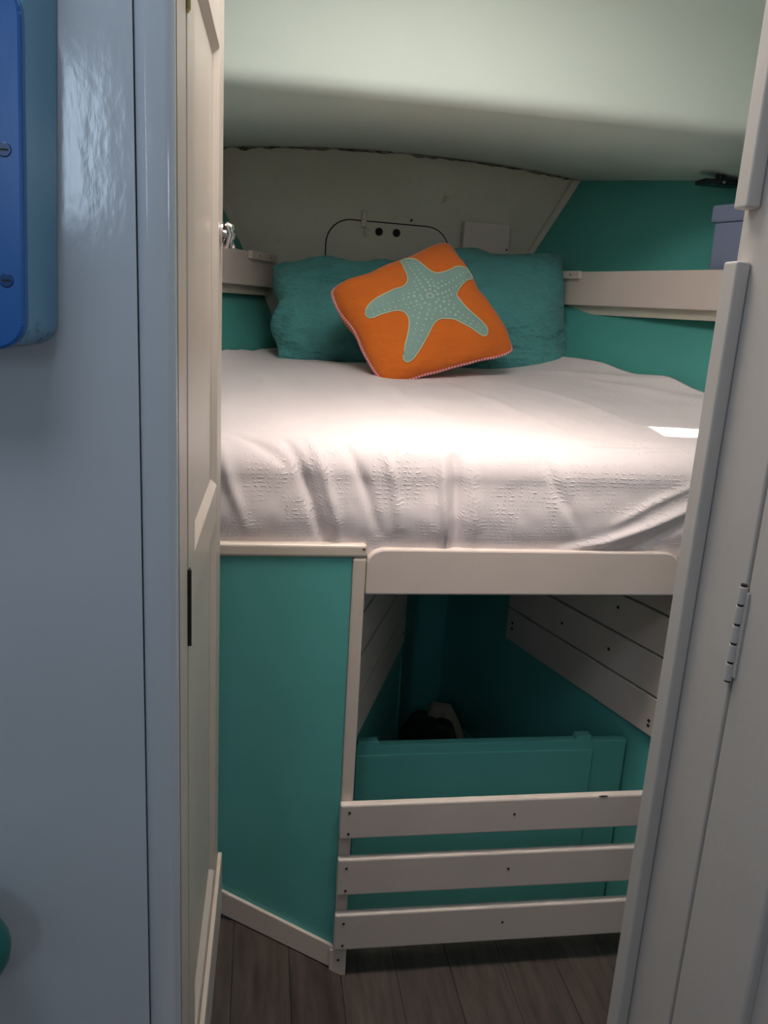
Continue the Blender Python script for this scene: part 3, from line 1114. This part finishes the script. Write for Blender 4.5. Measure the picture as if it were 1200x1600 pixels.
SN, SF = 0.075, DW - 0.095               # panel opening along the door
ZTOP = 1.93
obj('stile', dbox(0.0, SN, 0.205, ZTOP, -TH, 0), CREAM, dr)
obj('stile', dbox(SF, DW, 0.205, ZTOP, -TH, 0, 0.003), CREAM, dr)
for z0, z1 in ((1.810, ZTOP), (1.075, 1.140), (0.205, 0.375)):
    obj('rail', dbox(SN + 0.0003, SF - 0.0003, z0, z1, -TH, -0.0002), CREAM, dr)
for z0, z1 in ((1.1405, 1.8095), (0.3755, 1.0745)):
    obj('panel', dbox(SN + 0.0003, SF - 0.0003, z0, z1, -TH + 0.003, -0.010), CREAM, dr)
    # bevelled moulding on the four sides of the panel
    M = 0.011

    def P_(s_, n_, z_):
        return DA + de * s_ + dn * n_ + Vector((0, 0, z_))
    for s_, sg in ((SN + 0.0005, 1), (SF - 0.0005, -1)):
        obj('moulding', prism([P_(s_, -0.0097, z0), P_(s_, -0.001, z0), P_(s_ + sg * M, -0.0097, z0)], (0, 0, z1 - z0)), CREAM, dr)
    for z_, sg in ((z0 + 0.0002, 1), (z1 - 0.0002, -1)):
        obj('moulding', prism([P_(SN + 0.001, -0.0097, z_), P_(SN + 0.001, -0.001, z_), P_(SN + 0.001, -0.0097, z_ + sg * M)], de * (SF - SN - 0.002)), CREAM, dr)
# weather board across the foot of the door
obj('foot_board', dbox(0.01, DW - 0.002, 0.212, 0.345, 0.0003, 0.009, 0.002), CREAM, dr)
# hinges: brass above, dark worn one at mid height
for z0, z1, mt in ((1.722, 1.80, BRASS), (1.045, 1.140, RUST)):
    hg = obj('hinge', dbox(0.0, 0.007, z0, z1, 0.0002, 0.0016, 0.0003), mt, dr)
    c = DA + de * -0.002 + dn * 0.0012
    obj('pin', cyl(c + Vector((0, 0, z0)), c + Vector((0, 0, z1)), 0.0026, seg=10), mt, hg)
# chrome latch on the face near the free edge
kz = 1.548
kc = DA + de * (DW - 0.055) + Vector((0, 0, kz))
la_ = obj('latch', cyl(kc + dn * 0.0003, kc + dn * 0.005, 0.020, seg=24, bev=0.001), CHROME, dr, smooth=False)
obj('stem', cyl(kc + dn * 0.005, kc + dn * 0.012, 0.009, 0.007, seg=14), CHROME, la_, smooth=True)
hp = [kc + dn * 0.009 + Vector((0, 0, 0.018)), kc + dn * 0.015 + Vector((0, 0, 0.012)), kc + dn * 0.017 + Vector((0, 0, 0.0)), kc + dn * 0.014 + Vector((0, 0, -0.010)), kc + dn * 0.015 + Vector((0, 0, -0.021))]
obj('thumb_turn', tube(hp, [0.005, 0.008, 0.008, 0.007, 0.010], 12), CHROME, la_, smooth=True)
obj('latch_plate', dbox(DW - 0.0002, DW + 0.0012, kz - 0.03, kz + 0.035, -0.018, -0.004, 0.0003), BRASS, dr)

# ------------------------------------------------------------------ locker door hinged on the right jamb
d2 = thing('door_2', (0.545, 0.778, 0.0), None, None, kind='structure')
obj('stile', box(0.5415, 0.561, 0.655, 0.7775, 0.03, 1.93, 0.004, 3), JAMB, d2)
obj('panel', box(0.553, 0.561, 0.34, 0.6545, 0.03, 1.93), JAMB, d2)
obj('stile', box(0.5415, 0.561, 0.22, 0.3395, 0.03, 1.93, 0.004, 3), JAMB, d2)
hg = obj('hinge', box(0.5385, 0.5412, 0.7705, 0.789, 1.064, 1.166, 0.0004), JAMB, d2)
for k in range(5):
    za = 1.058 + k * 0.0232
    obj('knuckle', cyl((0.5375, 0.7795, za), (0.5375, 0.7795, za + 0.0205), 0.0050, seg=14, bev=0.001), JAMB, hg)
obj('pin', cyl((0.5375, 0.7795, 1.056), (0.5375, 0.7795, 1.174), 0.0036, seg=10), RUST, hg)

# ------------------------------------------------------------------ blue wooden box on the saloon bulkhead
bx = thing('wall_box', (-0.27, 0.86, 1.39), 'glossy blue painted wooden box screwed to the bulkhead at upper left', 'box')


def round_poly(x0, x1, z0, z1, r_, n=7):
    out = []
    for cx, cz, a0_ in ((x1 - r_, z0 + r_, -90), (x1 - r_, z1 - r_, 0), (x0 + r_, z1 - r_, 90), (x0 + r_, z0 + r_, 180)):
        for k in range(n + 1):
            a = math.radians(a0_ + 90 * k / n)
            out.append((cx + r_ * math.cos(a), cz + r_ * math.sin(a)))
    return out


def lean(bm_):
    for v_ in bm_.verts:
        v_.co.x += (v_.co.z - 1.39) * 0.036 + 0.003
    return bm_


sb_ = prism([(px, 0.8001, pz) for px, pz in round_poly(-0.405, -0.2025, 1.394, 1.98, 0.022)], (0, 0.0615, 0), 0.003)
for v_ in sb_.verts:                      # flares slightly towards the bulkhead
    if v_.co.y < 0.83 and v_.co.x > -0.3:
        v_.co.x -= 0.0125
obj('side_body', lean(sb_), BLUE_LIGHT, bx)
obj('front_board', lean(prism([(px, 0.785, pz) for px, pz in round_poly(-0.405, -0.2135, 1.392, 1.693, 0.026)], (0, 0.0148, 0), 0.003)), BLUE, bx)
for sz in (1.561, 1.453):
    s = obj('screw', lean(cyl((-0.2285, 0.7842, sz), (-0.2285, 0.7872, sz), 0.0062, seg=16, bev=0.0008)), SCREWBLUE, bx)
    obj('slot', lean(box(-0.2320, -0.2250, 0.7837, 0.7843, sz - 0.0007, sz + 0.0007)), RUST, s)

# teal cushion end low on the left
bm = sphere((-0.357, 0.79, 0.74), 0.098, 0.055, 0.068, 24, 14)
tag(obj('seat_cushion', bm, DARKTEAL, smooth=True, origin=(-0.357, 0.79, 0.672)), 'dark teal rounded cushion end at the lower left against the bulkhead', 'cushion')

# ------------------------------------------------------------------ saloon shell behind the camera
tag(obj('wall_port', box(-1.33, -1.3005, -1.6, 0.9, -0.01, ZC), SALOON), kind='structure')


def holed_wall(axis, pos, th, u0, u1, z0, z1, hole):
    """Wall with one rectangular opening; axis 'x' = wall at constant x."""
    a, b, c, d = hole
    out = []
    for (ua, ub, za, zb) in ((u0, a, z0, z1), (b, u1, z0, z1), (a, b, z0, c), (a, b, d, z1)):
        out.append(box(pos, pos + th, ua, ub, za, zb) if axis == 'x' else box(ua, ub, pos, pos + th, za, zb))
    return merge(*out)


tag(obj('wall_starboard', holed_wall('x', 1.30, 0.03, -1.6, 0.862, -0.01, ZC, (-1.22, -0.68, 1.69, 1.91)), SALOON), kind='structure')
tag(obj('wall_back', holed_wall('y', -1.53, 0.03, -1.3, 1.30, -0.01, ZC, (-0.79, -0.58, 1.68, 2.22)), SALOON), kind='structure')
for nm, parts_ in (('window_2', ((-0.82, -0.79, 1.65, 2.25), (-0.58, -0.55, 1.65, 2.25), (-0.79, -0.58, 1.65, 1.68), (-0.79, -0.58, 2.22, 2.25))),):
    t = thing(nm, (-0.66, -1.5, 1.4), None, None, kind='structure')
    for a in parts_:
        obj('frame', box(a[0], a[1], -1.4995, -1.485, a[2], a[3], 0.002), CREAM, t)
